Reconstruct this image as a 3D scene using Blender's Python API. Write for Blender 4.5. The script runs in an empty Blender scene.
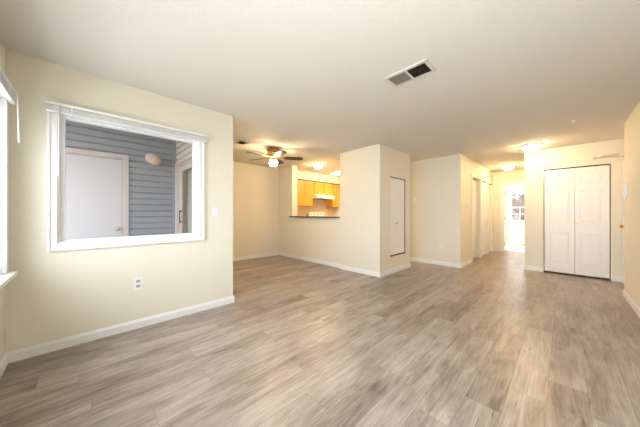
import bpy, bmesh, math, random
from mathutils import Vector, Matrix
random.seed(4)
PI = math.pi
S = bpy.context.scene
C = S.collection

# ------------------------------------------------------------------ camera, world, sun, exposure
cam_d = bpy.data.cameras.new('camera'); cam = bpy.data.objects.new('camera', cam_d); C.objects.link(cam)
cam_d.sensor_width = 36; cam_d.lens = 238 / 640 * 36; cam_d.clip_start = 0.02; cam_d.clip_end = 300
cam.location = (0, 0, 1.165); cam.rotation_euler = (PI / 2, 0, math.atan(243 / 238))
S.camera = cam
S.view_settings.view_transform = 'Standard'; S.view_settings.look = 'None'
S.view_settings.gamma = 1; S.view_settings.use_curve_mapping = False
S.view_settings.exposure = 2.3

W = bpy.data.worlds.new('sky'); S.world = W; W.use_nodes = True
bg = W.node_tree.nodes['Background']
bg.inputs[0].default_value = (0.86, 0.93, 1.0, 1); bg.inputs[1].default_value = 1.15

sd = bpy.data.lights.new('sun', 'SUN'); sd.energy = 5; sd.angle = math.radians(1.5); sd.color = (1, .93, .82)
sun = bpy.data.objects.new('sun', sd); C.objects.link(sun)
sun.rotation_euler = Vector((0.05, -1, -0.75)).to_track_quat('-Z', 'Y').to_euler()

def portal(name, loc, rot, sx, sy):
    d = bpy.data.lights.new(name, 'AREA'); d.shape = 'RECTANGLE'; d.size = sx; d.size_y = sy; d.cycles.is_portal = True
    o = bpy.data.objects.new(name, d); C.objects.link(o); o.location = loc; o.rotation_euler = rot
def daylight(name, loc, rot, sx, sy, power, col):
    d = bpy.data.lights.new(name, 'AREA'); d.shape = 'RECTANGLE'; d.size = sx; d.size_y = sy; d.energy = power; d.color = col; d.spread = math.radians(150)
    o = bpy.data.objects.new(name, d); C.objects.link(o); o.location = loc; o.rotation_euler = rot
daylight('daylight_front_window', (-1.98, -0.60, 1.39), (PI/2, 0, 0), 1.66, 1.20, 5.5, (.82, .91, 1))
daylight('added_rear_daylight', (-0.2, -0.60, 1.39), (PI/2, 0, 0), 1.10, 1.20, 17, (.82, .91, 1))  # added fill lamp behind the camera, outside an assumed window
portal('sky_portal_bedroom', (-1.02, 12.28, 1.42), (PI/2, 0, PI), 1.0, 1.2)
daylight('added_bedroom_daylight', (-2.70, 10.6, 1.4), (PI/2, 0, -PI/2), 1.0, 1.2, 34, (1, .98, .95))  # added lamp that brightens the bedroom from an assumed, hidden window
portal('sky_portal_patio', (-4.07, -1.45, 1.25), (PI/2, 0, 0), 1.8, 2.5)

# ------------------------------------------------------------------ materials
def mat(name, col, rough=.5, metal=0, spec=.5, emit=None, estr=0, noise=None, bump=None):
    m = bpy.data.materials.new(name); m.use_nodes = True
    nt = m.node_tree; b = nt.nodes['Principled BSDF']
    b.inputs['Base Color'].default_value = (*col, 1); b.inputs['Roughness'].default_value = rough
    b.inputs['Metallic'].default_value = metal; b.inputs['Specular IOR Level'].default_value = spec
    if emit: b.inputs['Emission Color'].default_value = (*emit, 1); b.inputs['Emission Strength'].default_value = estr
    if noise or bump:
        tc = nt.nodes.new('ShaderNodeTexCoord')
    if noise:                                   # (scale, amount)
        n = nt.nodes.new('ShaderNodeTexNoise'); n.inputs['Scale'].default_value = noise[0]; n.inputs['Detail'].default_value = 4
        nt.links.new(tc.outputs['Object'], n.inputs['Vector'])
        mx = nt.nodes.new('ShaderNodeMix'); mx.data_type = 'RGBA'
        a = noise[1]
        mx.inputs[6].default_value = (*[c * (1 - a) for c in col], 1); mx.inputs[7].default_value = (*[min(1, c * (1 + a)) for c in col], 1)
        nt.links.new(n.outputs['Fac'], mx.inputs[0]); nt.links.new(mx.outputs[2], b.inputs['Base Color'])
    if bump:                                    # (scale, strength)
        n = nt.nodes.new('ShaderNodeTexNoise'); n.inputs['Scale'].default_value = bump[0]; n.inputs['Detail'].default_value = 3
        nt.links.new(tc.outputs['Object'], n.inputs['Vector'])
        bp = nt.nodes.new('ShaderNodeBump'); bp.inputs['Strength'].default_value = bump[1]; bp.inputs['Distance'].default_value = .01
        nt.links.new(n.outputs['Fac'], bp.inputs['Height']); nt.links.new(bp.outputs[0], b.inputs['Normal'])
    return m

def glass_mat(name, tint=(1, 1, 1)):
    m = bpy.data.materials.new(name); m.use_nodes = True; nt = m.node_tree
    for n in list(nt.nodes): nt.nodes.remove(n)
    o = nt.nodes.new('ShaderNodeOutputMaterial'); t = nt.nodes.new('ShaderNodeBsdfTransparent'); t.inputs[0].default_value = (*tint, 1)
    g = nt.nodes.new('ShaderNodeBsdfGlossy'); g.inputs['Roughness'].default_value = .02
    lw = nt.nodes.new('ShaderNodeLayerWeight'); lw.inputs[0].default_value = .5
    pw = nt.nodes.new('ShaderNodeMath'); pw.operation = 'POWER'; pw.inputs[1].default_value = 5; nt.links.new(lw.outputs['Facing'], pw.inputs[0])
    f = nt.nodes.new('ShaderNodeMath'); f.operation = 'MULTIPLY_ADD'; f.inputs[1].default_value = .5; f.inputs[2].default_value = .02; nt.links.new(pw.outputs[0], f.inputs[0])
    mx = nt.nodes.new('ShaderNodeMixShader')
    nt.links.new(f.outputs[0], mx.inputs[0]); nt.links.new(t.outputs[0], mx.inputs[1]); nt.links.new(g.outputs[0], mx.inputs[2])
    nt.links.new(mx.outputs[0], o.inputs[0]); return m

def wood_mat(name, c1, c2, axis='Z', rough=.4, scale=9):
    m = bpy.data.materials.new(name); m.use_nodes = True; nt = m.node_tree; b = nt.nodes['Principled BSDF']
    tc = nt.nodes.new('ShaderNodeTexCoord'); mp = nt.nodes.new('ShaderNodeMapping')
    mp.inputs['Scale'].default_value = tuple(.08 if a == axis else 1 for a in 'XYZ')
    n = nt.nodes.new('ShaderNodeTexNoise'); n.inputs['Scale'].default_value = scale * 4; n.inputs['Detail'].default_value = 5
    r = nt.nodes.new('ShaderNodeValToRGB'); r.color_ramp.elements[0].position = .3; r.color_ramp.elements[1].position = .7
    r.color_ramp.elements[0].color = (*c1, 1); r.color_ramp.elements[1].color = (*c2, 1)
    nt.links.new(tc.outputs['Object'], mp.inputs[0]); nt.links.new(mp.outputs[0], n.inputs['Vector'])
    nt.links.new(n.outputs['Fac'], r.inputs[0]); nt.links.new(r.outputs[0], b.inputs['Base Color']); b.inputs['Roughness'].default_value = rough
    return m

def floor_mat():
    m = bpy.data.materials.new('vinyl_planks'); m.use_nodes = True; nt = m.node_tree; b = nt.nodes['Principled BSDF']; L = nt.links.new
    def math_(op, a, bb=None, c=None):
        n = nt.nodes.new('ShaderNodeMath'); n.operation = op
        for i, v in enumerate((a, bb, c)):
            if v is None: continue
            if isinstance(v, (int, float)): n.inputs[i].default_value = v
            else: L(v, n.inputs[i])
        return n.outputs[0]
    def comb(x, y, z=0.0):
        n = nt.nodes.new('ShaderNodeCombineXYZ')
        for i, v in enumerate((x, y, z)):
            if isinstance(v, (int, float)): n.inputs[i].default_value = v
            else: L(v, n.inputs[i])
        return n.outputs[0]
    def white(v):
        n = nt.nodes.new('ShaderNodeTexWhiteNoise'); n.noise_dimensions = '2D'; L(v, n.inputs['Vector']); return n.outputs['Value']
    def noise(v, s, d=4, rg=.55, dist=0.):
        n = nt.nodes.new('ShaderNodeTexNoise'); n.inputs['Scale'].default_value = s; n.inputs['Detail'].default_value = d
        n.inputs['Roughness'].default_value = rg; n.inputs['Distortion'].default_value = dist; L(v, n.inputs['Vector']); return n.outputs['Fac']
    def ramp(v, stops):
        r = nt.nodes.new('ShaderNodeValToRGB'); e = r.color_ramp.elements
        while len(e) < len(stops): e.new(.5)
        for i, (p, c) in enumerate(stops): e[i].position = p; e[i].color = (*c, 1)
        L(v, r.inputs[0]); return r.outputs[0]
    def mix(f, a, bb, t='MIX'):
        n = nt.nodes.new('ShaderNodeMix'); n.data_type = 'RGBA'; n.blend_type = t
        if isinstance(f, (int, float)): n.inputs[0].default_value = f
        else: L(f, n.inputs[0])
        L(a, n.inputs[6])
        if isinstance(bb, tuple): n.inputs[7].default_value = (*bb, 1)
        else: L(bb, n.inputs[7])
        return n.outputs[2]
    tc = nt.nodes.new('ShaderNodeTexCoord'); sp = nt.nodes.new('ShaderNodeSeparateXYZ'); L(tc.outputs['Object'], sp.inputs[0])
    x, y = sp.outputs[0], sp.outputs[1]
    PW, PL = .183, 1.22
    u = math_('DIVIDE', math_('ADD', x, .07), PW); ix = math_('FLOOR', u); fx = math_('FRACT', u)
    off = white(comb(ix, 3.7)); v = math_('ADD', math_('DIVIDE', y, PL), off); iy = math_('FLOOR', v); fy = math_('FRACT', v)
    rnd = white(comb(ix, iy)); rnd2 = white(comb(iy, math_('ADD', ix, 17.3)))
    sh = math_('MULTIPLY', rnd, 40)
    g1 = noise(comb(math_('MULTIPLY', x, 7), math_('ADD', math_('MULTIPLY', y, .8), sh), sh), 2.4, 9, .74, .9)
    g2 = noise(comb(math_('MULTIPLY', x, 60), math_('ADD', math_('MULTIPLY', y, 2.5), sh), sh), 1.6, 4, .6)
    g3 = noise(comb(math_('MULTIPLY', x, 3.2), math_('ADD', math_('MULTIPLY', y, 1.1), sh), sh), 1.5, 4, .6, .3)
    tone = math_('ADD', math_('ADD', math_('MULTIPLY', g1, .62), math_('MULTIPLY', g3, .46)), math_('MULTIPLY', math_('SUBTRACT', rnd, .5), .12))
    col = ramp(tone, [(.34, (.135, .10, .08)), (.44, (.255, .205, .168)), (.55, (.38, .318, .27)), (.68, (.50, .435, .38))])
    col = mix(.5, col, ramp(g2, [(.32, (.50, .48, .46)), (.62, (1, 1, 1))]), 'MULTIPLY')
    # dark splits and knots along the grain
    k = noise(comb(math_('MULTIPLY', x, 17), math_('ADD', math_('MULTIPLY', y, 1.2), sh), math_('ADD', sh, 5.0)), 2.4, 4, .6, .35)
    col = mix(ramp(k, [(.635, (0, 0, 0)), (.70, (.75, .75, .75))]), col, (.07, .045, .03))
    ed = math_('MINIMUM', math_('MULTIPLY', math_('MINIMUM', fx, math_('SUBTRACT', 1.0, fx)), PW), math_('MULTIPLY', math_('MINIMUM', fy, math_('SUBTRACT', 1.0, fy)), PL))
    seam = math_('LESS_THAN', ed, .0016)
    col = mix(math_('MULTIPLY', seam, .40), col, (.08, .06, .045))
    L(col, b.inputs['Base Color'])
    rr = math_('ADD', .25, math_('MULTIPLY', g3, .14)); L(rr, b.inputs['Roughness'])
    bp = nt.nodes.new('ShaderNodeBump'); bp.inputs['Strength'].default_value = .12; bp.inputs['Distance'].default_value = .004
    L(math_('SUBTRACT', g2, seam), bp.inputs['Height']); L(bp.outputs[0], b.inputs['Normal'])
    return m

WALL = mat('cream_wall_paint', (.80, .755, .635), .55, spec=.3, bump=(160, .05))
CEIL = mat('textured_ceiling_paint', (.74, .71, .65), .9, spec=.1, bump=(90, .22))
TRIM = mat('white_trim_paint', (.84, .835, .825), .35)
DOORW = mat('white_door_paint', (.86, .85, .84), .4)
FLOOR = floor_mat()
GLASS = glass_mat('window_glass')
VINYL = mat('white_vinyl', (.86, .87, .89), .35)
BLIND = mat('white_blind_slats', (.82, .82, .80), .4)
DARK = mat('dark_metal_track', (.02, .018, .015), .5, metal=.3)
SIDING = mat('grey_blue_siding', (.305, .32, .355), .6, noise=(6, .06))
SIDING2 = mat('pale_warm_siding', (.62, .55, .50), .6, noise=(6, .05))
MAUVE = mat('pinkish_trim_paint', (.62, .53, .50), .5)
BRICKBR = mat('taupe_frame', (.52, .50, .46), .5)
PLASTIC = mat('white_plastic', (.85, .84, .82), .35)
SLOT = mat('dark_slot', (.05, .05, .05), .6)
PORC = mat('grey_plastic', (.45, .45, .48), .5)
CHROME = mat('satin_nickel', (.6, .57, .52), .3, metal=1)
BRASS = mat('antique_brass', (.62, .42, .16), .3, metal=1)
BLADE = wood_mat('dark_walnut_blade', (.014, .008, .005), (.035, .019, .011), 'X', .4)
OAK = wood_mat('honey_oak', (.66, .28, .025), (.80, .40, .05), 'Z', .35)
STONE = mat('dark_speckled_laminate', (.055, .055, .06), .35, noise=(180, .6))
COUNTER = mat('beige_laminate', (.55, .47, .36), .4, noise=(90, .12))
TILE = mat('beige_backsplash', (.66, .52, .35), .4, noise=(12, .08))
STEEL = mat('almond_enamel', (.80, .72, .60), .3)
WHITEM = mat('white_enamel', (.85, .83, .78), .25)
BLACKG = mat('black_glass', (.015, .015, .015), .1)
PANE = mat('sage_curtained_glass', (.25, .28, .25), .12)
CONC = mat('grey_concrete', (.40, .39, .37), .9, noise=(5, .12))
GRASS = mat('dormant_grass', (.17, .14, .075), .95, noise=(3, .3))
HILL = mat('bare_wooded_slope', (.15, .125, .12), 1, noise=(1.3, .5))
BARK = mat('grey_bark', (.13, .105, .095), .9, noise=(10, .3))
LAMPW = mat('warm_frosted_glass', (.9, .85, .75), .4, emit=(1, .67, .34), estr=21)
LAMPF = mat('warm_frosted_fan_glass', (.9, .85, .75), .4, emit=(1, .72, .42), estr=34)
LAMPK = mat('warm_diffuser', (.9, .85, .75), .4, emit=(1, .76, .46), estr=16)
GLOBE = mat('unlit_frosted_globe', (.66, .50, .36), .3)
VENTF = mat('off_white_vent_frame', (.62, .59, .55), .6)
VENTD = mat('vent_dark', (.028, .017, .013), .8)
VENTG = mat('vent_grey', (.30, .28, .25), .7)

# ------------------------------------------------------------------ helpers
def bx(bm, x0, x1, y0, y1, z0, z1):
    if x0 > x1: x0, x1 = x1, x0
    if y0 > y1: y0, y1 = y1, y0
    if z0 > z1: z0, z1 = z1, z0
    vs = [bm.verts.new(p) for p in ((x0,y0,z0),(x1,y0,z0),(x1,y1,z0),(x0,y1,z0),(x0,y0,z1),(x1,y0,z1),(x1,y1,z1),(x0,y1,z1))]
    for f in ((0,3,2,1),(4,5,6,7),(0,1,5,4),(1,2,6,5),(2,3,7,6),(3,0,4,7)): bm.faces.new([vs[i] for i in f])
def tube(bm, p0, p1, r0, r1=None, n=12):
    r1 = r0 if r1 is None else r1
    p0, p1 = Vector(p0), Vector(p1); q = (p1 - p0).to_track_quat('Z', 'Y')
    a, b = [], []
    for i in range(n):
        t = 2 * PI * i / n; e = Vector((math.cos(t), math.sin(t), 0))
        a.append(bm.verts.new(p0 + q @ (e * r0))); b.append(bm.verts.new(p1 + q @ (e * r1)))
    for i in range(n): bm.faces.new((a[i], a[(i+1) % n], b[(i+1) % n], b[i]))
    bm.faces.new(a[::-1]); bm.faces.new(b)
def lathe(bm, prof, c=(0, 0, 0), axis='Z', n=32):
    c = Vector(c)
    def P(r, h, t):
        x, y = r * math.cos(t), r * math.sin(t)
        return c + (Vector((x, y, h)) if axis == 'Z' else Vector((h, x, y)) if axis == 'X' else Vector((x, h, y)))
    rings = []
    for r, h in prof:
        rings.append([bm.verts.new(P(0, h, 0))] if r < 1e-5 else [bm.verts.new(P(r, h, 2 * PI * i / n)) for i in range(n)])
    for A, B in zip(rings, rings[1:]):
        for i in range(n):
            j = (i + 1) % n
            if len(A) == 1 and len(B) == 1: continue
            if len(A) == 1: bm.faces.new((A[0], B[i], B[j]))
            elif len(B) == 1: bm.faces.new((A[i], A[j], B[0]))
            else: bm.faces.new((A[i], A[j], B[j], B[i]))
    for R in (rings[0], rings[-1]):
        if len(R) > 1: bm.faces.new(R)
def link(name, bm, m, parent=None, bevel=0, smooth=False):
    bmesh.ops.recalc_face_normals(bm, faces=bm.faces)
    me = bpy.data.meshes.new(name); bm.to_mesh(me); bm.free()
    me.materials.append(m)
    o = bpy.data.objects.new(name, me); C.objects.link(o)
    if smooth:
        for p in me.polygons: p.use_smooth = True
        md = o.modifiers.new('edges', 'EDGE_SPLIT'); md.split_angle = math.radians(40)
    if bevel:
        md = o.modifiers.new('bevel', 'BEVEL'); md.width = bevel; md.segments = 2; md.limit_method = 'ANGLE'
    if parent: o.parent = parent; o.matrix_parent_inverse = Matrix.Translation(-parent.location)
    return o
def boxes(name, bs, m, parent=None, bevel=0):
    bm = bmesh.new()
    for b in bs: bx(bm, *b)
    return link(name, bm, m, parent, bevel)
def tag(o, label=None, cat=None, group=None, kind=None):
    for k, v in (('label', label), ('category', cat), ('group', group), ('kind', kind)):
        if v: o[k] = v
    return o
def thing(name, loc, label, cat, group=None, kind=None):
    o = bpy.data.objects.new(name, None); C.objects.link(o); o.location = loc; o.empty_display_size = .1
    return tag(o, label, cat, group, kind)
def struct(name, bs, m, label, cat, bevel=0):
    return tag(boxes(name, bs, m, None, bevel), label, cat, kind='structure')
def sroot(name, loc, label, cat): return thing(name, loc, label, cat, kind='structure')

def wall_x(x0, x1, y0, y1, holes=(), z0=0, z1=2.44):
    """wall slab between x0..x1 running along Y with holes (ya, yb, za, zb)"""
    out = []; y = y0
    for a, b, c, d in sorted(holes):
        out.append((x0, x1, y, a, z0, z1))
        if c > z0: out.append((x0, x1, a, b, z0, c))
        if d < z1: out.append((x0, x1, a, b, d, z1))
        y = b
    out.append((x0, x1, y, y1, z0, z1)); return out
def wall_y(y0, y1, x0, x1, holes=(), z0=0, z1=2.44):
    return [(b[2], b[3], b[0], b[1], b[4], b[5]) for b in wall_x(y0, y1, x0, x1, holes, z0, z1)]

# ------------------------------------------------------------------ shell
XL, XR, YF = -3.03, 0.61, -0.45
tag(boxes('floor', [(-5.93, .84, -.57, 12.22, -.15, 0)], FLOOR), 'grey brown wood look plank floor running through the rooms', 'floor', kind='structure')
tag(boxes('ceiling', [(-3.15, .84, -.57, 12.22, 2.44, 2.75), (-5.93, -3.15, 1.19, 12.22, 2.44, 2.75)], CEIL), 'off white textured ceiling over the living room', 'ceiling', kind='structure')

WN = (-.18, .95, .905, 2.03)       # window in the left wall
struct('wall_left', wall_x(-3.15, XL, -.57, 1.37, [WN]), WALL, 'cream wall on the left with the window onto the porch', 'wall')
FW = (-2.82, -1.14, .73, 2.0); FW2 = (-.76, .36, .78, 2.0)
struct('wall_front', wall_y(-.57, YF, XL, .73, [FW, FW2]), WALL, 'cream wall at the far left edge with a bright window', 'wall')
struct('wall_right', wall_x(XR, .73, YF, 5.45), WALL, 'cream wall along the right edge', 'wall')
struct('wall_entry_right', wall_x(.72, .84, 5.45, 7.24, [(5.5, 6.41, 0, 2.05)]), WALL, 'cream recessed wall around the entry door on the right', 'wall')
struct('wall_entry', wall_y(6.49, 6.61, -.56, .72, [(-.27, .58, 0, 2.035)]), WALL, 'cream wall around the white closet doors', 'wall')
struct('wall_hall_right', wall_x(-.56, -.44, 6.61, 9.0), WALL, 'cream wall on the right side of the hallway', 'wall')
HD1 = (6.62, 7.42, 0, 2.05); HD2 = (7.60, 8.18, 0, 2.05); HD3 = (8.32, 8.86, 0, 2.05)
struct('wall_hall_left', wall_x(-1.65, -1.53, 5.82, 9.0, [HD1, HD2, HD3]), WALL, 'cream hallway wall with three doors', 'wall')
struct('wall_hall_end', wall_y(9.0, 9.12, -2.6, .84, [(-1.27, -.53, 0, 2.05)]), WALL, 'cream wall at the end of the hallway around the open doorway', 'wall')
struct('wall_bedroom_back', wall_y(12.1, 12.22, -2.6, .84, [(-1.5, -.55, .83, 2.02)]), WALL, 'cream bedroom wall with a window seen through the hallway', 'wall')
struct('wall_bedroom_left', wall_x(-2.72, -2.6, 9.0, 12.22, [(10.1, 11.1, .8, 2.0)]), WALL, 'cream left wall of the bedroom beyond the hallway', 'wall')
struct('wall_bedroom_right', wall_x(.84, .96, 9.0, 12.22), WALL, 'cream right wall of the bedroom beyond the hallway', 'wall')
struct('wall_middle', wall_y(5.70, 5.82, -2.95, -1.53), WALL, 'cream wall between the kitchen entrance and the hallway', 'wall')
struct('wall_pantry', wall_x(-2.95, -2.83, 5.82, 6.38), WALL, 'cream side wall at the back of the kitchen', 'wall')
struct('wall_kitchen_back', wall_y(6.38, 6.5, -5.81, -2.83), WALL, 'cream back wall of the kitchen', 'wall')
struct('wall_dining', wall_x(-5.93, -5.62, 1.15, 4.04) + wall_x(-5.93, -5.81, 4.04, 6.5), WALL, 'cream far wall of the dining area', 'wall')
struct('wall_dining_front', wall_y(1.19, 1.37, -5.62, -3.15, [(-4.87, -3.35, 0.0, 2.04)]), WALL, 'wall holding the sliding door onto the porch', 'wall')
struct('wall_kitchen', [(-5.62, -5.0, 3.87, 4.04, 0, 2.44), (-5.0, -3.30, 3.87, 4.04, 0, 1.065)], WALL, 'cream wall with a half height opening into the kitchen', 'wall')
struct('wall_closet', [(-3.30, -2.34, 3.82, 3.92, 0, 2.44), (-3.30, -3.20, 3.92, 5.06, 0, 2.44), (-3.20, -2.34, 4.94, 5.06, 0, 2.44)]
       + wall_x(-2.46, -2.34, 3.92, 4.94, [(4.19, 4.83, .335, 1.885)]), WALL, 'cream closet block jutting out beside the kitchen opening', 'wall')
struct('trim_1', [(-5.81, -5.45, 4.04, 6.38, 2.19, 2.44)], WALL, 'cream soffit above the kitchen cabinets', 'soffit')
struct('trim_2', [(-5.05, -3.30, 3.80, 3.87, 1.067, 1.097), (-4.998, -3.302, 3.87, 4.08, 1.067, 1.097)], STONE, 'dark laminate ledge on the half wall of the kitchen opening', 'ledge', .004)
struct('wall_closet_back', [(-.44, .72, 7.2, 7.24, 0, 2.44)], WALL, 'back of the entry closet behind the white doors', 'wall')
struct('wall_bathroom', [(-2.6, -2.5, 5.82, 9.0, 0, 2.44)], WALL, 'wall of the room behind the first hallway door', 'wall')

# baseboards: profile along a segment
def baseboard(name, segs, label):
    bm = bmesh.new()
    for (x0, y0, x1, y1, nx, ny) in segs:
        prof = [(0, 0), (.014, 0), (.014, .064), (.009, .075), (.007, .086), (0, .086)]
        A = [bm.verts.new((x0 + nx * d, y0 + ny * d, z)) for d, z in prof]
        B = [bm.verts.new((x1 + nx * d, y1 + ny * d, z)) for d, z in prof]
        for i in range(6): bm.faces.new((A[i], A[(i+1) % 6], B[(i+1) % 6], B[i]))
        bm.faces.new(A[::-1]); bm.faces.new(B)
    return tag(link(name, bm, TRIM), label, 'baseboard', kind='structure')
baseboard('baseboard_left', [(XL, YF, XL, 1.384, 1, 0), (XL + .014, 1.37, -5.81, 1.37, 0, 1)][:1] + [(-3.15, 1.37, XL, 1.37, 0, 1), (-5.62, 1.37, -4.95, 1.37, 0, 1)], 'white baseboard along the wall under the porch window')
baseboard('baseboard_front', [(XL + .014, YF, XR, YF, 0, 1)], 'white baseboard along the wall at the lower left edge')
baseboard('baseboard_right', [(XR, YF, XR, 5.464, -1, 0), (XR, 5.45, .72, 5.45, 0, 1)], 'white baseboard along the right wall')
baseboard('baseboard_entry', [(-.574, 6.49, -.272, 6.49, 0, -1), (.582, 6.49, .72, 6.49, 0, -1), (-.56, 6.49, -.56, 9.0, -1, 0)], 'white baseboard either side of the closet doors')
baseboard('baseboard_middle', [(-2.3, 5.70, -1.516, 5.70, 0, -1), (-2.95, 5.70, -2.3, 5.70, 0, -1), (-1.53, 5.70, -1.53, 6.55, 1, 0), (-1.53, 7.49, -1.53, 7.54, 1, 0)], 'white baseboard on the wall between kitchen entrance and hallway')
baseboard('baseboard_closet', [(-3.30, 3.82, -2.326, 3.82, 0, -1), (-2.34, 3.82, -2.34, 5.074, 1, 0), (-2.34, 5.06, -3.30, 5.06, 0, 1)], 'white baseboard around the jutting closet block')
baseboard('baseboard_kitchen', [(-5.62, 3.87, -3.30, 3.87, 0, -1)], 'white baseboard under the kitchen half wall')
baseboard('baseboard_dining', [(-5.62, 1.37, -5.62, 3.856, 1, 0)], 'white baseboard along the far dining wall')
baseboard('baseboard_bedroom', [(-2.6, 12.1, .84, 12.1, 0, -1)], 'white baseboard under the bedroom window')

# ------------------------------------------------------------------ windows
def ring_x(x0, x1, y0, y1, z0, z1, w, wt=None, wb=None):     # frame lying in a wall running along Y
    wt = wt or w; wb = wb or w
    return [(x0, x1, y0, y0 + w, z0, z1), (x0, x1, y1 - w, y1, z0, z1), (x0, x1, y0 + w, y1 - w, z1 - wt, z1), (x0, x1, y0 + w, y1 - w, z0, z0 + wb)]
def ring_y(y0, y1, x0, x1, z0, z1, w, wt=None, wb=None):
    return [(b[2], b[3], b[0], b[1], b[4], b[5]) for b in ring_x(y0, y1, x0, x1, z0, z1, w, wt, wb)]

w1 = sroot('window_1', (XL, .385, .845), 'large white framed picture window looking onto the covered porch', 'window')
boxes('casing', ring_x(XL, XL + .014, -.24, 1.01, .845, 2.09, .06) + ring_x(XL + .014, XL + .026, -.24, 1.01, .845, 2.09, .018) + ring_x(XL + .014, XL + .019, -.2, .97, .885, 2.05, .02), TRIM, w1, .002)
boxes('window_frame', ring_x(-3.14, -3.08, -.18, .95, .905, 2.03, .042, .022, .026) + ring_x(-3.08, -3.03, -.18, .95, .905, 2.03, .012, .01, .012), VINYL, w1, .002)
boxes('glass', [(-3.115, -3.110, -.14, .91, .93, 2.009)], GLASS, w1)

boxes_w5 = ring_x(-2.6, -2.58, 10.04, 11.16, .74, 2.06, .06) + ring_x(-2.68, -2.62, 10.1, 11.1, .8, 2.0, .04) + [(-2.67, -2.63, 10.14, 11.06, 1.38, 1.42)]
w5 = sroot('added_window_5', (-2.6, 10.6, .8), 'unseen white framed side window added to light the bedroom', 'window')  # assumed window, added out of view to bring daylight into the bedroom
boxes('window_frame', boxes_w5, VINYL, w5)
def sash_window(name, y0, y1, x0, x1, z0, z1, inside, label, muntin=False, cas=.055):
    """double hung window in a wall running along X; inside = +1 when the room is on the +Y side"""
    r = sroot(name, ((x0 + x1) / 2, y1 if inside > 0 else y0, z0), label, 'window')
    yf = y1 if inside > 0 else y0; s = inside
    boxes('casing', ring_y(yf, yf + s * .035, x0 - cas, x1 + cas, z0 - .005, z1 + cas, cas, cas, .001), TRIM, r, .003)
    boxes('sill', [(x0 - cas - .03, x1 + cas + .03, yf - s * .05, yf + s * .075, z0 - .03, z0), (x0 - cas, x1 + cas, yf, yf + s * .02, z0 - .09, z0 - .03)], TRIM, r, .003)
    ym = (y0 + y1) / 2; zm = (z0 + z1) / 2 - .02
    boxes('window_frame', ring_y(ym - .05, ym + .05, x0, x1, z0, z1, .03), VINYL, r)
    for nm, za, zb, yy in (('upper_sash', zm - .02, z1 - .03, ym - s * .02), ('lower_sash', z0 + .03, zm + .02, ym + s * .02)):
        bs = ring_y(yy - .018, yy + .018, x0 + .03, x1 - .03, za, zb, .035)
        if muntin and nm == 'lower_sash':
            for k in (1, 2):
                xx = x0 + (x1 - x0) * k / 3; bs.append((xx - .01, xx + .01, yy - .008, yy + .008, za + .03, zb - .03))
            bs.append((x0 + .06, x1 - .06, yy - .0075, yy + .0075, (za + zb) / 2 - .01, (za + zb) / 2 + .01))
        sa = boxes(nm, bs, VINYL, r)
        boxes('glass', [(x0 + .064, x1 - .064, yy - .002, yy + .002, za + .034, zb - .034)], GLASS, sa)
    return r
sash_window('window_2', -.57, YF, *FW, 1, 'bright white framed sash window at the far left edge')
sash_window('added_window_3', -.57, YF, *FW2, 1, 'unseen white framed sash window added behind the viewpoint for daylight')  # second one is assumed: an unseen opening added to brighten the room
sash_window('window_4', 12.1, 12.22, -1.5, -.55, .83, 2.02, -1, 'small bedroom window seen through the hallway doorway', True, .05)

# raised mini blinds
def blind(loc, along, length, outn, label, wandpos, wandlen, h=.085, tilt=0):
    """along: unit axis index 'X'/'Y'; outn: +1 direction out of the wall"""
    r = thing('window_blind', loc, label, 'blind')
    lx, ly, lz = loc
    def B(a0, a1, o0, o1, z0, z1):
        if along == 'Y': return (lx + o0 * outn, lx + o1 * outn, ly + a0, ly + a1, lz + z0, lz + z1)
        return (lx + a0, lx + a1, ly + o0 * outn, ly + o1 * outn, lz + z0, lz + z1)
    boxes('headrail', [B(0, length, .004, .036, h - .026, h)], BLIND, r, .002)
    n = 11; bs = []
    for k in range(n):
        z = .016 + k * (h - .046) / n; j = (k % 3) * .0012
        bs.append(B(.006, length - .006, .008 + j, .034 + j, z, z + .0022))
    boxes('slat_stack', bs, BLIND, r)
    boxes('bottom_rail', [B(.004, length - .004, .008, .034, 0, .013)], BLIND, r, .002)
    for t in (.12, .5, .88):
        boxes('ladder_cord', [B(length * t - .004, length * t + .004, .036, .0385, .0, h - .02)], BLIND, r)
    bm = bmesh.new()
    def P(a, o, z): return (lx + o * outn, ly + a, lz + z) if along == 'Y' else (lx + a, ly + o * outn, lz + z)
    tube(bm, P(wandpos, .046, h - .02), P(wandpos + tilt, .05, h - .02 - wandlen), .004, .005, 8)
    tube(bm, P(wandpos, .030, h - .015), P(wandpos, .047, h - .02), .003, .003, 6)
    link('tilt_wand', bm, PLASTIC, r, smooth=True)
    return r
blind((XL + .026, -.245, 2.015), 'Y', 1.275, 1, 'white raised mini blind across the top of the porch window', .075, .60)
blind((-2.86, YF + .035, 1.975), 'X', 1.76, 1, 'white raised mini blind over the window at the far left edge', .03, .36, .1, -.03)

# ------------------------------------------------------------------ panelled doors
def rail_panels(rects, front, depth, along, s):
    """raised frames around recessed panels; rects (a0,a1,z0,z1); returns boxes"""
    out = []
    for a0, a1, z0, z1 in rects:
        for (p, q, u, v) in ((a0, a0 + .012, z0, z1), (a1 - .012, a1, z0, z1), (a0, a1, z0, z0 + .012), (a0, a1, z1 - .012, z1)):
            out.append((p, q, front, front + s * depth, u, v) if along == 'X' else (front, front + s * depth, p, q, u, v))
        i = .03
        out.append((a0 + i, a1 - i, front, front + s * depth * .8, z0 + i, z1 - i) if along == 'X' else (front, front + s * depth * .8, a0 + i, a1 - i, z0 + i, z1 - i))
    return out

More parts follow.
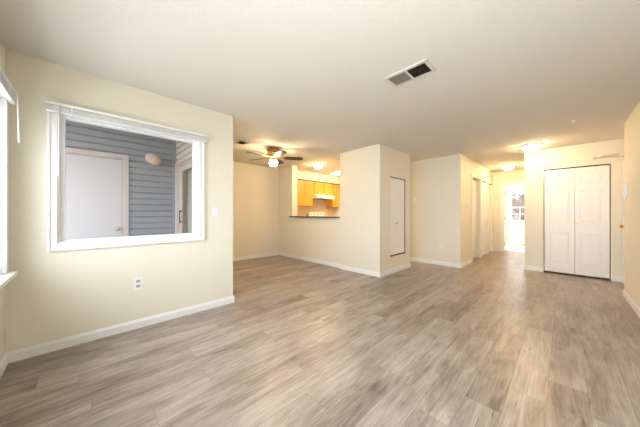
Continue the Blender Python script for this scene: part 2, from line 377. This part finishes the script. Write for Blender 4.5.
cd = sroot('door_1', (.155, 6.5, 0), 'white six panel bifold closet doors facing down the room', 'closet door')
boxes('track', [(-.27, .58, 6.50, 6.53, 2.017, 2.035)], DARK, cd)
def leaf(x0, x1, p0, p1):
    l = boxes('door_leaf', [(x0, x1, 6.502, 6.535, .03, 2.012)], DOORW, cd, .003)
    bm = bmesh.new()
    for z0, z1 in ((1.735, 1.94), (1.008, 1.60), (.228, .80)):
        # raised field with sloping edge inside a moulded groove
        for k, (i, d) in enumerate(((0, .0),)):
            pass
        for b in rail_panels([(p0, p1, z0, z1)], 6.502, .006, 'X', -1): bx(bm, *b)
    link('raised_panels', bm, DOORW, l, .003)
    return l
leaf(-.258, .152, -.18, .085)
lf = leaf(.156, .568, .215, .475)
bm = bmesh.new(); lathe(bm, [(.006, 0), (.006, -.012), (.014, -.018), (.016, -.026), (.010, -.032), (0, -.033)], (.19, 6.502, .98), 'Y', 16)
link('knob', bm, PLASTIC, lf, smooth=True)

ud = sroot('door_2', (-2.34, 4.51, .335), 'narrow white utility closet door raised off the floor', 'closet door')
boxes('door_leaf', [(-2.385, -2.352, 4.20, 4.81, .35, 1.868)], DOORW, ud, .002)
boxes('raised_panels', rail_panels([(4.27, 4.44, .78, 1.55), (4.56, 4.74, .78, 1.55)], -2.352, .004, 'Y', 1), DOORW, ud, .002)
boxes('track', [(-2.385, -2.342, 4.19, 4.83, 1.872, 1.885), (-2.385, -2.345, 4.813, 4.83, .335, 1.872)], DARK, ud)  # top track, plus a dark strip for the shade in the side gap
bm = bmesh.new(); lathe(bm, [(.008, 0), (.008, .012), (.02, .02), (.022, .03), (.014, .038), (0, .04)], (-2.352, 4.42, .97), 'X', 16); link('knob', bm, PORC, ud, smooth=True)
boxes('sill', [(-2.46, -2.332, 4.19, 4.83, .325, .337)], mat('brown_sill', (.30, .19, .07), .5), ud)  # brown strip along the bottom of the door opening

def hall_door(name, hole, label, slab_x, cased=True, knob=True):
    a, b, _, t = hole
    r = sroot(name, (-1.53, (a + b) / 2, 0), label, 'door')
    if cased: boxes('casing', [(-1.53, -1.512, a - .06, a, 0, t + .06), (-1.53, -1.512, b, b + .06, 0, t + .06), (-1.53, -1.512, a, b, t, t + .06)], TRIM, r, .003)
    l = boxes('door_leaf', [(slab_x - .035, slab_x, a + .004, b - .004, .012, t - .015)], DOORW, r)
    boxes('raised_panels', rail_panels([(a + .1, (a + b) / 2 - .04, z0, z1) for z0, z1 in ((1.66, 1.9), (.95, 1.56), (.22, .82))] +
          [((a + b) / 2 + .04, b - .1, z0, z1) for z0, z1 in ((1.66, 1.9), (.95, 1.56), (.22, .82))], slab_x, .006, 'Y', 1), DOORW, l)
    if knob:
        bm = bmesh.new(); lathe(bm, [(.026, 0), (.026, .006), (.010, .010), (.010, .03), (.026, .04), (.028, .052), (.018, .062), (0, .065)], (slab_x, a + .08, .95), 'X', 20)
        link('knob', bm, BRASS, l, smooth=True)
    return r
hall_door('door_3', HD1, 'nearest white door on the left side of the hallway', -1.605)
hc = hall_door('door_4', HD2, 'white closet door in the middle of the hallway with a dark track on top', -1.55, False, False)
boxes('track', [(-1.60, -1.535, 7.60, 8.18, 2.037, 2.05)], DARK, hc)
hall_door('door_5', HD3, 'white door on the left nearest the end of the hallway', -1.59)

be = sroot('door_6', (-1.27, 9.0, 0), 'open bedroom doorway at the end of the hallway', 'doorway')
boxes('casing', [(-1.34, -1.27, 8.982, 9.0, 0, 2.12), (-.53, -.46 - .1, 8.982, 9.0, 0, 2.12), (-1.27, -.53, 8.982, 9.0, 2.05, 2.12)], TRIM, be, .003)
boxes('jamb', [(-1.27, -1.25, 9.0, 9.12, 0, 2.05), (-.55, -.53, 9.0, 9.12, 0, 2.05), (-1.25, -.55, 9.0, 9.12, 2.03, 2.05)], TRIM, be)
bl = boxes('door_leaf', [(-1.285, -1.25, 9.125, 9.83, .012, 2.03)], DOORW, be, .002)
for z in (.25, 1.02, 1.80):
    bm = bmesh.new(); tube(bm, (-1.243, 9.116, z - .045), (-1.243, 9.116, z + .045), .008, n=10); bx(bm, -1.25, -1.246, 9.07, 9.115, z - .044, z + .044)
    link('hinge', bm, BRASS, be)
bm = bmesh.new(); lathe(bm, [(.026, 0), (.026, .006), (.010, .010), (.010, .03), (.026, .04), (.028, .052), (.018, .062), (0, .065)], (-1.25, 9.76, .95), 'X', 20)
link('knob', bm, BRASS, bl, smooth=True)

ed = sroot('door_7', (.72, 5.95, 0), 'entry door set in the recess at the right seen edge on', 'door')
boxes('door_frame', ring_x(.70, .82, 5.5, 6.41, 0, 2.05, .03, .03, .005), TRIM, ed)
el = boxes('door_leaf', [(.745, .785, 5.53, 6.38, .01, 2.02)], DOORW, ed, .002)
boxes('raised_panels', rail_panels([(y0, y1, z0, z1) for y0, y1 in ((5.64, 5.9), (6.01, 6.27)) for z0, z1 in ((1.66, 1.9), (.95, 1.56), (.22, .82))], .745, .006, 'Y', -1), DOORW, el)
bm = bmesh.new(); lathe(bm, [(.03, 0), (.03, -.008), (.011, -.012), (.011, -.05), (.028, -.06), (.031, -.075), (.02, -.09), (0, -.093)], (.745, 6.30, .95), 'X', 20)
link('knob', bm, BRASS, el, smooth=True)

# door closer above the entry door, arm reaching into the room
dc = thing('door_closer', (.66, 5.78, 2.05), 'grey metal door closer with a thin arm high beside the closet doors', 'door closer')
boxes('bracket', [(.60, .72, 5.72, 5.84, 2.03, 2.12)], STEEL, dc, .004)
bm = bmesh.new(); tube(bm, (.60, 5.78, 2.075), (.42, 5.78, 2.055), .012, .010, 12); tube(bm, (.72, 5.79, 2.04), (.38, 5.79, 2.045), .010, n=10); link('body', bm, CHROME, dc, smooth=True)
bm = bmesh.new(); tube(bm, (.52, 5.79, 2.045), (.352, 5.79, 2.045), .009, n=8); tube(bm, (.355, 5.79, 2.03), (.355, 5.79, 2.066), .012, n=10); link('arm', bm, CHROME, dc, smooth=True)

# ------------------------------------------------------------------ porch
struct('floor_porch', [(-5.1, -3.15, -1.6, 1.13, -.2, -.03)], CONC, 'concrete porch slab outside the window', 'floor')
struct('ceiling_porch', [(-5.1, -3.15, -1.6, 1.19, 2.62, 2.75)], mat('porch_soffit', (.5, .5, .5), .8), 'porch roof over the siding', 'ceiling')
def siding_bm(bm, axis, at, s, a0, a1, z0, z1, lap=.102):
    """lapped boards: axis 'X' = wall surface x=at facing s, running along Y"""
    z = math.floor(z0 / lap) * lap
    while z < z1:
        lo, hi = max(z, z0), min(z + lap, z1)
        zk = min(max(z + lap * .70, lo + .001), hi - .001)
        pts = [(0, lo), (.024, lo), (.022, zk), (.002, hi), (0, hi)]
        if axis == 'X':
            A = [bm.verts.new((at + s * d, a0, zz)) for d, zz in pts]; B = [bm.verts.new((at + s * d, a1, zz)) for d, zz in pts]
        else:
            A = [bm.verts.new((a0, at + s * d, zz)) for d, zz in pts]; B = [bm.verts.new((a1, at + s * d, zz)) for d, zz in pts]
        for i in range(5): bm.faces.new((A[i], A[(i+1) % 5], B[(i+1) % 5], B[i]))
        bm.faces.new(A[::-1]); bm.faces.new(B)
        z += lap
bm = bmesh.new()
bx(bm, -5.1, -4.99, -1.6, 1.13, -.03, 2.62)
siding_bm(bm, 'X', -4.99, 1, .49, 1.15, -.03, 2.62); siding_bm(bm, 'X', -4.99, 1, -.58, .49, 2.11, 2.62); siding_bm(bm, 'X', -4.99, 1, -1.6, -.58, -.03, 2.62)
tag(link('wall_porch_left', bm, SIDING), 'grey blue lap siding behind the storage door on the porch', 'wall', kind='structure')
bm = bmesh.new()
siding_bm(bm, 'Y', 1.19, -1, -4.95, -3.15, 2.11, 2.62); bx(bm, -5.81, -5.1, 1.13, 1.15, 0, 2.4)
siding_bm(bm, 'Y', 1.19, -1, -3.27, -3.15, -.03, 2.11)
tag(link('wall_porch_back', bm, SIDING2), 'pale lap siding above the porch sliding door', 'wall', kind='structure')
bm = bmesh.new(); siding_bm(bm, 'X', -3.172, -1, -.57, -.2, -.03, 2.4)
tag(link('wall_porch_right', bm, SIDING), 'grey siding on the porch side of the living room wall', 'wall', kind='structure')
struct('trim_3', [(-4.99, -4.955, 1.12, 1.17, -.03, 2.62)], SIDING, 'grey corner board where the porch walls meet', 'corner board')

sdn = sroot('door_8', (-4.97, 0, 0), 'plain white storage door with pinkish casing on the porch', 'door')
boxes('casing', [(-4.99, -4.955, .43, .49, -.03, 2.11), (-4.99, -4.955, -.58, -.52, -.03, 2.11), (-4.99, -4.955, -.52, .43, 2.05, 2.11), (-4.99, -4.968, .41, .43, -.03, 2.05), (-4.99, -4.968, -.52, .41, 2.03, 2.05)], MAUVE, sdn, .003)
sl = boxes('door_leaf', [(-4.99, -4.975, -.50, .405, 0, 2.025)], mat('pale_lilac_white_paint', (.60, .575, .605), .4), sdn, .002)
bm = bmesh.new(); lathe(bm, [(.034, 0), (.034, .006), (.012, .012), (.012, .03), (.028, .04), (.032, .055), (.022, .07), (0, .073)], (-4.975, .345, .925), 'X', 20)
link('knob', bm, CHROME, sl, smooth=True)

gl = sroot('door_9', (-4.1, 1.19, 0), 'sliding glass door with pale pink frame at the right of the porch', 'sliding door')
boxes('casing', [(-4.955, -4.87, 1.15, 1.19, -.03, 2.11), (-3.35, -3.27, 1.15, 1.19, -.03, 2.11), (-4.87, -3.35, 1.15, 1.19, 2.04, 2.11)], MAUVE, gl, .003)
boxes('door_frame', ring_y(1.195, 1.265, -4.87, -3.35, 0, 2.04, .035), BRICKBR, gl)
for nm, x0, x1, y0 in (('sliding_panel', -4.83, -4.05, 1.20), ('fixed_panel', -4.14, -3.39, 1.232)):
    p = boxes(nm, ring_y(y0, y0 + .028, x0, x1, .037, 2.0, .085), MAUVE, gl, .003)
    boxes('glass', [(x0 + .085, x1 - .085, y0 + .010, y0 + .014, .12, 1.915)], GLASS, p)
    if nm == 'sliding_panel':
        boxes('handle', [(-4.775, -4.75, y0 - .03, y0 - .018, 1.0, 1.22), (-4.775, -4.75, y0 - .018, y0, 1.0, 1.03), (-4.775, -4.75, y0 - .018, y0, 1.19, 1.22)], DARK, p, .002)

vb = thing('vertical_blind', (-4.1, 1.31, 1.0), 'grey green vertical blind hanging inside the porch sliding door', 'blind')
boxes('headrail', [(-4.865, -3.355, 1.29, 1.33, 1.995, 2.035)], BLIND, vb)
VB = mat('sage_vinyl_slats', (.50, .53, .47), .6)
for k in range(18):
    bm = bmesh.new(); bx(bm, -.042, .042, -.001, .001, .03, 1.993)
    bmesh.ops.rotate(bm, verts=bm.verts, cent=(0, 0, 0), matrix=Matrix.Rotation(.2, 3, 'Z')); bmesh.ops.translate(bm, verts=bm.verts, vec=(-4.82 + k * .083, 1.31, 0))
    link('slat', bm, VB, vb)

pl = thing('porch_wall_light', (-4.97, .80, 2.11), 'round unlit globe lamp on the grey siding of the porch', 'wall lamp')
bm = bmesh.new(); lathe(bm, [(.095, -.018), (.095, .012), (.08, .035), (.05, .05), (0, .05)], (-4.97, .80, 2.115), 'X', 28); link('base_plate', bm, MAUVE, pl, smooth=True)
bm = bmesh.new(); bmesh.ops.create_uvsphere(bm, u_segments=24, v_segments=14, radius=.085, matrix=Matrix.Translation((-4.88, .835, 2.075)))
link('globe', bm, GLOBE, pl, smooth=True)

# ------------------------------------------------------------------ switches, outlets, thermostat
def plate(loc, n, kind, label, group=None, w=.07, h=.115, sm=None):
    """n: 'X+' etc. direction the plate faces"""
    ax, s = n[0], (1 if n[1] == '+' else -1)
    r = thing('light_switch' if kind == 'switch' else 'power_outlet', loc, label, 'switch' if kind == 'switch' else 'outlet', group)
    x, y, z = loc
    def B(a0, a1, d0, d1, z0, z1):
        return (x + s * d0, x + s * d1, y + a0, y + a1, z + z0, z + z1) if ax == 'X' else (x + a0, x + a1, y + s * d0, y + s * d1, z + z0, z + z1)
    boxes('cover_plate', [B(-w/2, w/2, 0, .006, -h/2, h/2)], PLASTIC, r, .003)
    if kind == 'switch':
        boxes('toggle', [B(-.005, .005, .006, .018, -.012, .012)], PLASTIC, r, .001); 
    else:
        for dz in (-.024, .024):
            sk = boxes('socket', [B(-.017, .017, .006, .0085, dz - .015, dz + .015)], sm or PORC, r, .001)
            boxes('slot', [B(-.008, -.005, .0085, .009, dz - .006, dz + .008), B(.005, .008, .0085, .009, dz - .006, dz + .008)], SLOT, sk)
    return r
plate((XL, 1.14, 1.185), 'X+', 'switch', 'white light switch on the cream wall right of the porch window', w=.075)
plate((XL, .373, .452), 'X+', 'outlet', 'white power outlet under the porch window', w=.082, h=.128)
plate((-5.62, 3.50, .45), 'X+', 'outlet', 'small white outlet low on the far dining wall', sm=PLASTIC)
plate((-1.92, 5.70, .444), 'Y-', 'outlet', 'small white outlet low on the wall left of the hallway', sm=PLASTIC)
plate((-2.52, 5.70, 1.49), 'Y-', 'switch', 'pale switch on the yellow lit wall in the kitchen entrance')
plate((XR, 5.30, .955), 'X-', 'switch', 'small switch on the right wall near the entry recess', w=.05, h=.07)
ch = thing('door_chime', (XR, 5.25, 1.39), 'slim white chime box on the right wall above the small switch', 'door chime')
boxes('housing', [(XR - .03, XR, 5.21, 5.29, 1.39, 1.58)], PLASTIC, ch, .006)
boxes('grille', [(XR - .033, XR - .03, 5.225, 5.275, 1.42 + k * .02, 1.43 + k * .02) for k in range(6)], PLASTIC, ch)
th = thing('thermostat', (-1.53, 6.25, 1.37), 'round white thermostat on the wall at the start of the hallway', 'thermostat')
bm = bmesh.new(); lathe(bm, [(.05, 0), (.05, .012), (.042, .02)], (-1.53, 6.25, 1.37), 'X', 28); link('base_plate', bm, PLASTIC, th, smooth=True)
bm = bmesh.new(); lathe(bm, [(.038, .02), (.038, .034), (.03, .042), (0, .044)], (-1.53, 6.25, 1.37), 'X', 28); link('dial', bm, PLASTIC, th, smooth=True)

# ------------------------------------------------------------------ ceiling fittings
v = thing('ceiling_vent', (-.985, 2.11, 2.44), 'large rectangular ceiling vent with a grey half and a dark half', 'vent')
x0, x1, y0, y1 = -1.185, -.785, 1.995, 2.225
boxes('frame', [(x0, x1, y0, y0 + .032, 2.43, 2.44), (x0, x1, y1 - .032, y1, 2.43, 2.44), (x0, x0 + .03, y0 + .032, y1 - .032, 2.43, 2.44), (x1 - .03, x1, y0 + .032, y1 - .032, 2.43, 2.44), (-.993, -.975, y0 + .032, y1 - .032, 2.43, 2.44)], VENTF, v, .002)
boxes('grey_louvers', [(x0 + .03, -.993, y0 + .032, y1 - .032, 2.4385, 2.4395)] + [(x0 + .034 + k * .016, x0 + .042 + k * .016, y0 + .032, y1 - .032, 2.431, 2.4385) for k in range(10)], VENTG, v)
boxes('dark_louvers', [(-.975, x1 - .03, y0 + .032, y1 - .032, 2.4385, 2.4395)] + [(-.970 + k * .016, -.967 + k * .016, y0 + .032, y1 - .032, 2.431, 2.4385) for k in range(10)], VENTD, v)
v = thing('ceiling_vent', (-4.03, 1.98, 2.44), 'small dark ceiling vent beside the ceiling fan', 'vent')
boxes('frame', ring_y(1.90, 1.901, 0, 0, 0, 0, 0)[:0] + [(-4.13, -3.93, 1.90, 1.915, 2.43, 2.44), (-4.13, -3.93, 2.045, 2.06, 2.43, 2.44), (-4.13, -4.115, 1.915, 2.045, 2.43, 2.44), (-3.945, -3.93, 1.915, 2.045, 2.43, 2.44)], VENTF, v, .002)
boxes('louvers', [(-4.115, -3.945, 1.915, 2.045, 2.438, 2.4395)] + [(-4.115, -3.945, 1.92 + k * .016, 1.926 + k * .016, 2.431, 2.438) for k in range(8)], VENTD, v)
sp = thing('ceiling_sprinkler', (.10, 4.78, 2.44), 'tiny pale sprinkler head on the ceiling above the closet doors', 'sprinkler')
bm = bmesh.new(); lathe(bm, [(.035, 0), (.03, -.006), (.010, -.008), (.008, -.03), (.016, -.032), (.016, -.035), (0, -.036)], (.10, 4.78, 2.44), 'Z', 16); link('sprinkler_head', bm, TRIM, sp, smooth=True)

def dome(loc, r, label, group=None, m=LAMPW, ring=TRIM):
    x, y, z = loc
    t = thing('ceiling_light', loc, label, 'ceiling light', group)
    bm = bmesh.new(); lathe(bm, [(r, 0), (r, -.018), (r * .93, -.028), (r * .80, -.028)], loc, 'Z', 36); link('rim', bm, ring, t, smooth=True)
    bm = bmesh.new(); lathe(bm, [(r * .82 * math.cos(a), -.024 - .09 * math.sin(a)) for a in [PI/2 * k / 8 for k in range(9)]], loc, 'Z', 36); link('glass_shade', bm, m, t, smooth=True)
    bm = bmesh.new(); lathe(bm, [(.008, -.112), (.010, -.118), (.005, -.125), (0, -.126)], loc, 'Z', 12); link('finial', bm, BRASS, t, smooth=True)
dome((-.41, 5.93, 2.44), .16, 'lit dome ceiling light in front of the white closet doors', None)
dome((-1.02, 8.0, 2.44), .15, 'lit dome ceiling light in the hallway')
dome((-4.46, 4.30, 2.44), .14, 'lit dome ceiling light inside the kitchen behind the fan')
fl = thing('fluorescent_light', (-4.52, 5.53, 2.44), 'long lit box ceiling light over the kitchen', 'ceiling light')
boxes('housing', [(-5.05, -4.0, 5.44, 5.62, 2.415, 2.44)], WHITEM, fl)
boxes('diffuser', [(-5.03, -4.02, 5.45, 5.61, 2.385, 2.415)], LAMPK, fl, .02)

# fan
FX, FY = -3.95, 2.60
fan = thing('ceiling_fan', (FX, FY, 2.44), 'brass flush mounted ceiling fan with dark blades and a lit globe', 'ceiling fan')
bm = bmesh.new(); lathe(bm, [(.105, 0), (.115, -.02), (.125, -.05), (.115, -.075), (.085, -.09)], (FX, FY, 2.44), 'Z', 40); link('canopy', bm, BRASS, fan, smooth=True)
bm = bmesh.new(); lathe(bm, [(.08, -.085), (.11, -.10), (.12, -.13), (.115, -.165), (.09, -.19), (.055, -.20)], (FX, FY, 2.44), 'Z', 40); link('motor_housing', bm, BRASS, fan, smooth=True)
bm = bmesh.new(); lathe(bm, [(.05, -.195), (.062, -.205), (.062, -.235), (.045, -.25)], (FX, FY, 2.44), 'Z', 32); link('light_fitter', bm, BRASS, fan, smooth=True)
ca = math.atan(243 / 238)
for k in range(5):
    a = math.radians(12 + 72 * k)       # angle measured from camera right towards away
    # camera right = (cos ca, sin ca), away = (-sin ca, cos ca)
    d = Vector((math.cos(ca), math.sin(ca), 0)) * math.cos(a) + Vector((-math.sin(ca), math.cos(ca), 0)) * math.sin(a)
    p = Vector((-d.y, d.x, 0)); tilt = math.radians(-12); z = 2.255
    bm = bmesh.new(); c = Vector((FX, FY, z))
    prof = [(.20, .045), (.24, .056), (.40, .064), (.52, .066), (.555, .058), (.575, .035)]
    top, bot = [], []
    pts = [(r, w) for r, w in prof] + [(r, -w) for r, w in prof[::-1]]
    up = Vector((0, 0, 1))
    for r, w in pts:
        q = c + d * r + p * (w * math.cos(tilt)) + up * (w * math.sin(tilt))
        top.append(bm.verts.new(q + up * .004)); bot.append(bm.verts.new(q - up * .004))
    n = len(pts); bm.faces.new(top); bm.faces.new(bot[::-1])
    for i in range(n): bm.faces.new((top[i], top[(i+1) % n], bot[(i+1) % n], bot[i]))
    b = link('blade', bm, BLADE, fan)
    bm = bmesh.new()
    tube(bm, c + d * .10 + up * .015, c + d * .17 + up * .0, .012, .010, 8)
    for sgn in (-1, 1): tube(bm, c + d * .165, c + d * .235 + p * .03 * sgn * math.cos(tilt) + up * (.03 * sgn * math.sin(tilt) - .007), .009, .007, 8)
    link('blade_bracket', bm, BRASS, b, smooth=True)
bm = bmesh.new(); lathe(bm, [(.045, -.235), (.062, -.245), (.076, -.27), (.076, -.30), (.06, -.33), (.03, -.345), (0, -.348)], (FX, FY, 2.44), 'Z', 32); link('glass_globe', bm, LAMPF, fan, smooth=True)
for sx in (-1, 1):
    q = Vector((FX, FY, 0)) + Vector((math.cos(ca), math.sin(ca), 0)) * (.07 * sx + .01) - Vector((-math.sin(ca), math.cos(ca), 0)) * .05
    bm = bmesh.new(); tube(bm, (q.x, q.y, 2.215), (q.x, q.y, 2.075), .0018, n=6); tube(bm, (q.x, q.y, 2.08), (q.x, q.y, 2.05), .006, .008, 10)
    link('pull_chain', bm, BRASS, fan)

# ------------------------------------------------------------------ kitchen
def cabinet(y0, y1, z0, z1, doors, label, name='wall_cabinet', xb=-5.808, xf=-5.51, group='oak cabinets on the kitchen wall'):
    r = thing(name, (xb, (y0 + y1) / 2, z0), label, 'cabinet', group)
    boxes('cabinet_body', [(xb, xf, y0 + .001, y1 - .001, z0, z1)], OAK, r, .002)
    for a, b in doors:
        d = boxes('door', [(xf, xf + .018, a + .004, b - .004, z0 + .012, z1 - .02)], OAK, r, .003)
        boxes('raised_panel', [(xf + .018, xf + .024, a + .055, b - .055, z0 + .065, z1 - .075)] +
              [(xf + .018, xf + .022, p, q, u, w) for p, q, u, w in ((a + .038, a + .046, z0 + .05, z1 - .06), (b - .046, b - .038, z0 + .05, z1 - .06), (a + .038, b - .038, z0 + .05, z0 + .058), (a + .038, b - .038, z1 - .068, z1 - .06))], OAK, d, .003)
    return r
cabinet(4.045, 4.30, 1.39, 2.18, [(4.055, 4.29)], 'tall oak wall cabinet beside the near end of the kitchen', group=None)
cabinet(4.30, 5.09, 1.39, 2.18, [(4.31, 4.695), (4.705, 5.085)], 'two door oak wall cabinet left of the range hood', group=None)
cabinet(5.09, 5.99, 1.77, 2.18, [(5.11, 5.54), (5.55, 5.98)], 'short two door oak cabinet above the range hood', group=None)
cabinet(5.99, 6.375, 1.39, 2.18, [(6.0, 6.36)], 'oak wall cabinet right of the range hood', group=None)
tag(boxes('cabinet_top_shadow', [(-5.51, -5.448, 4.045, 6.375, 2.172, 2.188)], BLADE), 'dark strip standing in for the crown shadow above the oak wall cabinets', 'shadow strip')  # shadow under the crown, built as a dark strip
hd = thing('range_hood', (-5.81, 5.5, 1.64), 'pale range hood under the short oak cabinet', 'range hood')
bm = bmesh.new()
prof = [(-5.808, 1.64), (-5.32, 1.64), (-5.32, 1.69), (-5.42, 1.768), (-5.808, 1.768)]
A = [bm.verts.new((x, 5.10, z)) for x, z in prof]; B = [bm.verts.new((x, 5.90, z)) for x, z in prof]
for i in range(5): bm.faces.new((A[i], A[(i+1) % 5], B[(i+1) % 5], B[i]))
bm.faces.new(A[::-1]); bm.faces.new(B); link('hood_shell', bm, STEEL, hd)
boxes('filter', [(-5.75, -5.36, 5.15, 5.85, 1.634, 1.639)], DARK, hd)
boxes('switch', [(-5.3199, -5.315, 5.2 + k * .05, 5.23 + k * .05, 1.655, 1.675) for k in range(3)], DARK, hd)
rg = thing('kitchen_range', (-5.5, 5.5, 0), 'white cooking range with a raised back panel under the hood', 'stove')
boxes('oven_body', [(-5.80, -5.16, 5.13, 5.88, .04, .91)], WHITEM, rg, .004)
dr = boxes('oven_door', [(-5.16, -5.13, 5.14, 5.87, .22, .78)], WHITEM, rg, .004)
bm = bmesh.new(); tube(bm, (-5.10, 5.2, .74), (-5.10, 5.81, .74), .01); tube(bm, (-5.13, 5.22, .74), (-5.10, 5.22, .74), .008); tube(bm, (-5.13, 5.79, .74), (-5.10, 5.79, .74), .008); link('handle', bm, CHROME, dr)
boxes('window', [(-5.13, -5.127, 5.28, 5.73, .36, .62)], BLACKG, dr)
boxes('back_panel', [(-5.80, -5.73, 5.13, 5.88, .91, 1.21)], WHITEM, rg, .01)
for k in range(4):
    bm = bmesh.new(); lathe(bm, [(.09 if k % 2 else .07, 0), (.09 if k % 2 else .07, .01), (.03, .014), (0, .012)], (-5.60 + .26 * (k // 2), 5.32 + .38 * (k % 2), .91), 'Z', 24); link('burner', bm, BLACKG, rg)
for k in range(5):
    bm = bmesh.new(); lathe(bm, [(.02, 0), (.018, .02), (0, .022)], (-5.73, 5.2 + .15 * k, 1.14), 'X', 16); link('knob', bm, PORC, rg)
def base_cab(y0, y1, label):
    r = thing('base_cabinet', (-5.5, (y0 + y1) / 2, 0), label, 'cabinet')
    boxes('cabinet_body', [(-5.80, -5.23, y0 + .001, y1 - .001, .1, .869), (-5.80, -5.29, y0 + .001, y1 - .001, 0, .1)], OAK, r)
    boxes('door', [(-5.23, -5.212, y0 + .02, y1 - .02, .13, .68)], OAK, r, .003); boxes('drawer', [(-5.23, -5.212, y0 + .02, y1 - .02, .70, .85)], OAK, r, .003)
base_cab(4.045, 4.56, 'oak base cabinet behind the half wall at the near end'); base_cab(4.56, 5.12, 'oak base cabinet left of the range'); base_cab(5.89, 6.375, 'oak base cabinet right of the range')
tag(boxes('countertop', [(-5.80, -5.19, 4.045, 5.125, .871, .909)], COUNTER, None, .004), 'beige countertop left of the range', 'countertop')
tag(boxes('countertop', [(-5.80, -5.19, 5.885, 6.375, .871, .909)], COUNTER, None, .004), 'beige countertop right of the range', 'countertop')
struct('trim_4', [(-5.81, -5.802, 4.04, 6.375, .91, 1.64)], TILE, 'beige backsplash under the kitchen wall cabinets', 'backsplash')
ka = thing('soap_bottle', (-5.62, 4.93, .909), 'small dark bottle on the counter left of the range', 'bottle')
bm = bmesh.new(); lathe(bm, [(.035, 0), (.037, .02), (.037, .15), (.018, .19), (.014, .21)], (-5.62, 4.93, .909), 'Z', 20); link('bottle_body', bm, BLACKG, ka, smooth=True)
bm = bmesh.new(); lathe(bm, [(.017, .21), (.017, .245), (0, .247)], (-5.62, 4.93, .909), 'Z', 16); link('cap', bm, SLOT, ka, smooth=True)

# ------------------------------------------------------------------ outdoors
tag(boxes('ground', [(-40, 40, 12.3, 60, -.6, -.25), (-40, 40, -30, -1.65, -.6, -.25)], GRASS), 'brown dormant grass outside the bedroom window', 'lawn', kind='structure')
bm = bmesh.new()
N = 24; rows = []
for i in range(N + 1):
    x = -30 + 60 * i / N; h = 5.2 + 1.0 * math.sin(x * .35) + random.uniform(-.5, .5)
    rows.append([bm.verts.new((x, 38, -.3)), bm.verts.new((x, 42, h * .6)), bm.verts.new((x, 48, h)), bm.verts.new((x, 52, -.3))])
for A, B in zip(rows, rows[1:]):
    for j in range(3): bm.faces.new((A[j], B[j], B[j+1], A[j+1]))
    bm.faces.new((A[3], B[3], B[0], A[0]))
bm.faces.new(rows[0]); bm.faces.new(rows[-1][::-1])
tag(link('hill', bm, HILL), 'grey brown wooded slope beyond the bedroom window', 'hill', kind='structure')
def tree(seed):
    rnd = random.Random(seed)
    root = thing('bare_tree', (0, 0, -.25), 'leafless grey tree outside the bedroom window', 'tree', 'bare trees outside the bedroom window')
    tb = bmesh.new(); bb = bmesh.new()
    tube(tb, (0, 0, -.3), (.1, 0, 2.2), .14, .10, 8)
    def grow(p, d, l, r, k):
        q = p + d * l; tube(bb, p, q, r, r * .65, 5)
        if k == 0: return
        for _ in range(3):
            e = (d + Vector((rnd.uniform(-.9, .9), rnd.uniform(-.9, .9), rnd.uniform(-.35, .6)))).normalized()
            grow(p + d * l * rnd.uniform(.5, 1), e, l * rnd.uniform(.6, .85), r * .6, k - 1)
    for _ in range(6):
        grow(Vector((.05, 0, rnd.uniform(.5, 2.1))), Vector((rnd.uniform(-1, 1), rnd.uniform(-1, 1), rnd.uniform(.2, 1.0))).normalized(), 1.2, .06, 4)
    link('trunk', tb, BARK, root); link('branches', bb, BARK, root); return root
t0 = tree(3)
spots = [(-1.6, 17), (-3.6, 23), (1.6, 22), (-1.2, 28.5), (-6.5, 30), (3.6, 30)]
tl = ['leafless grey tree outside the bedroom window'] 
for i, (x, y) in enumerate(spots):
    if i == 0: r = t0
    else:
        r = t0.copy(); C.objects.link(r)
        for c in list(t0.children):
            cc = c.copy(); C.objects.link(cc); cc.parent = r
    r.location = (x, y, -.25); r.rotation_euler = (0, 0, i * 1.3)
for c in bpy.data.objects:
    if c.parent and c.parent.name.startswith('bare_tree'): c.matrix_parent_inverse = Matrix.Translation((0, 0, .25))
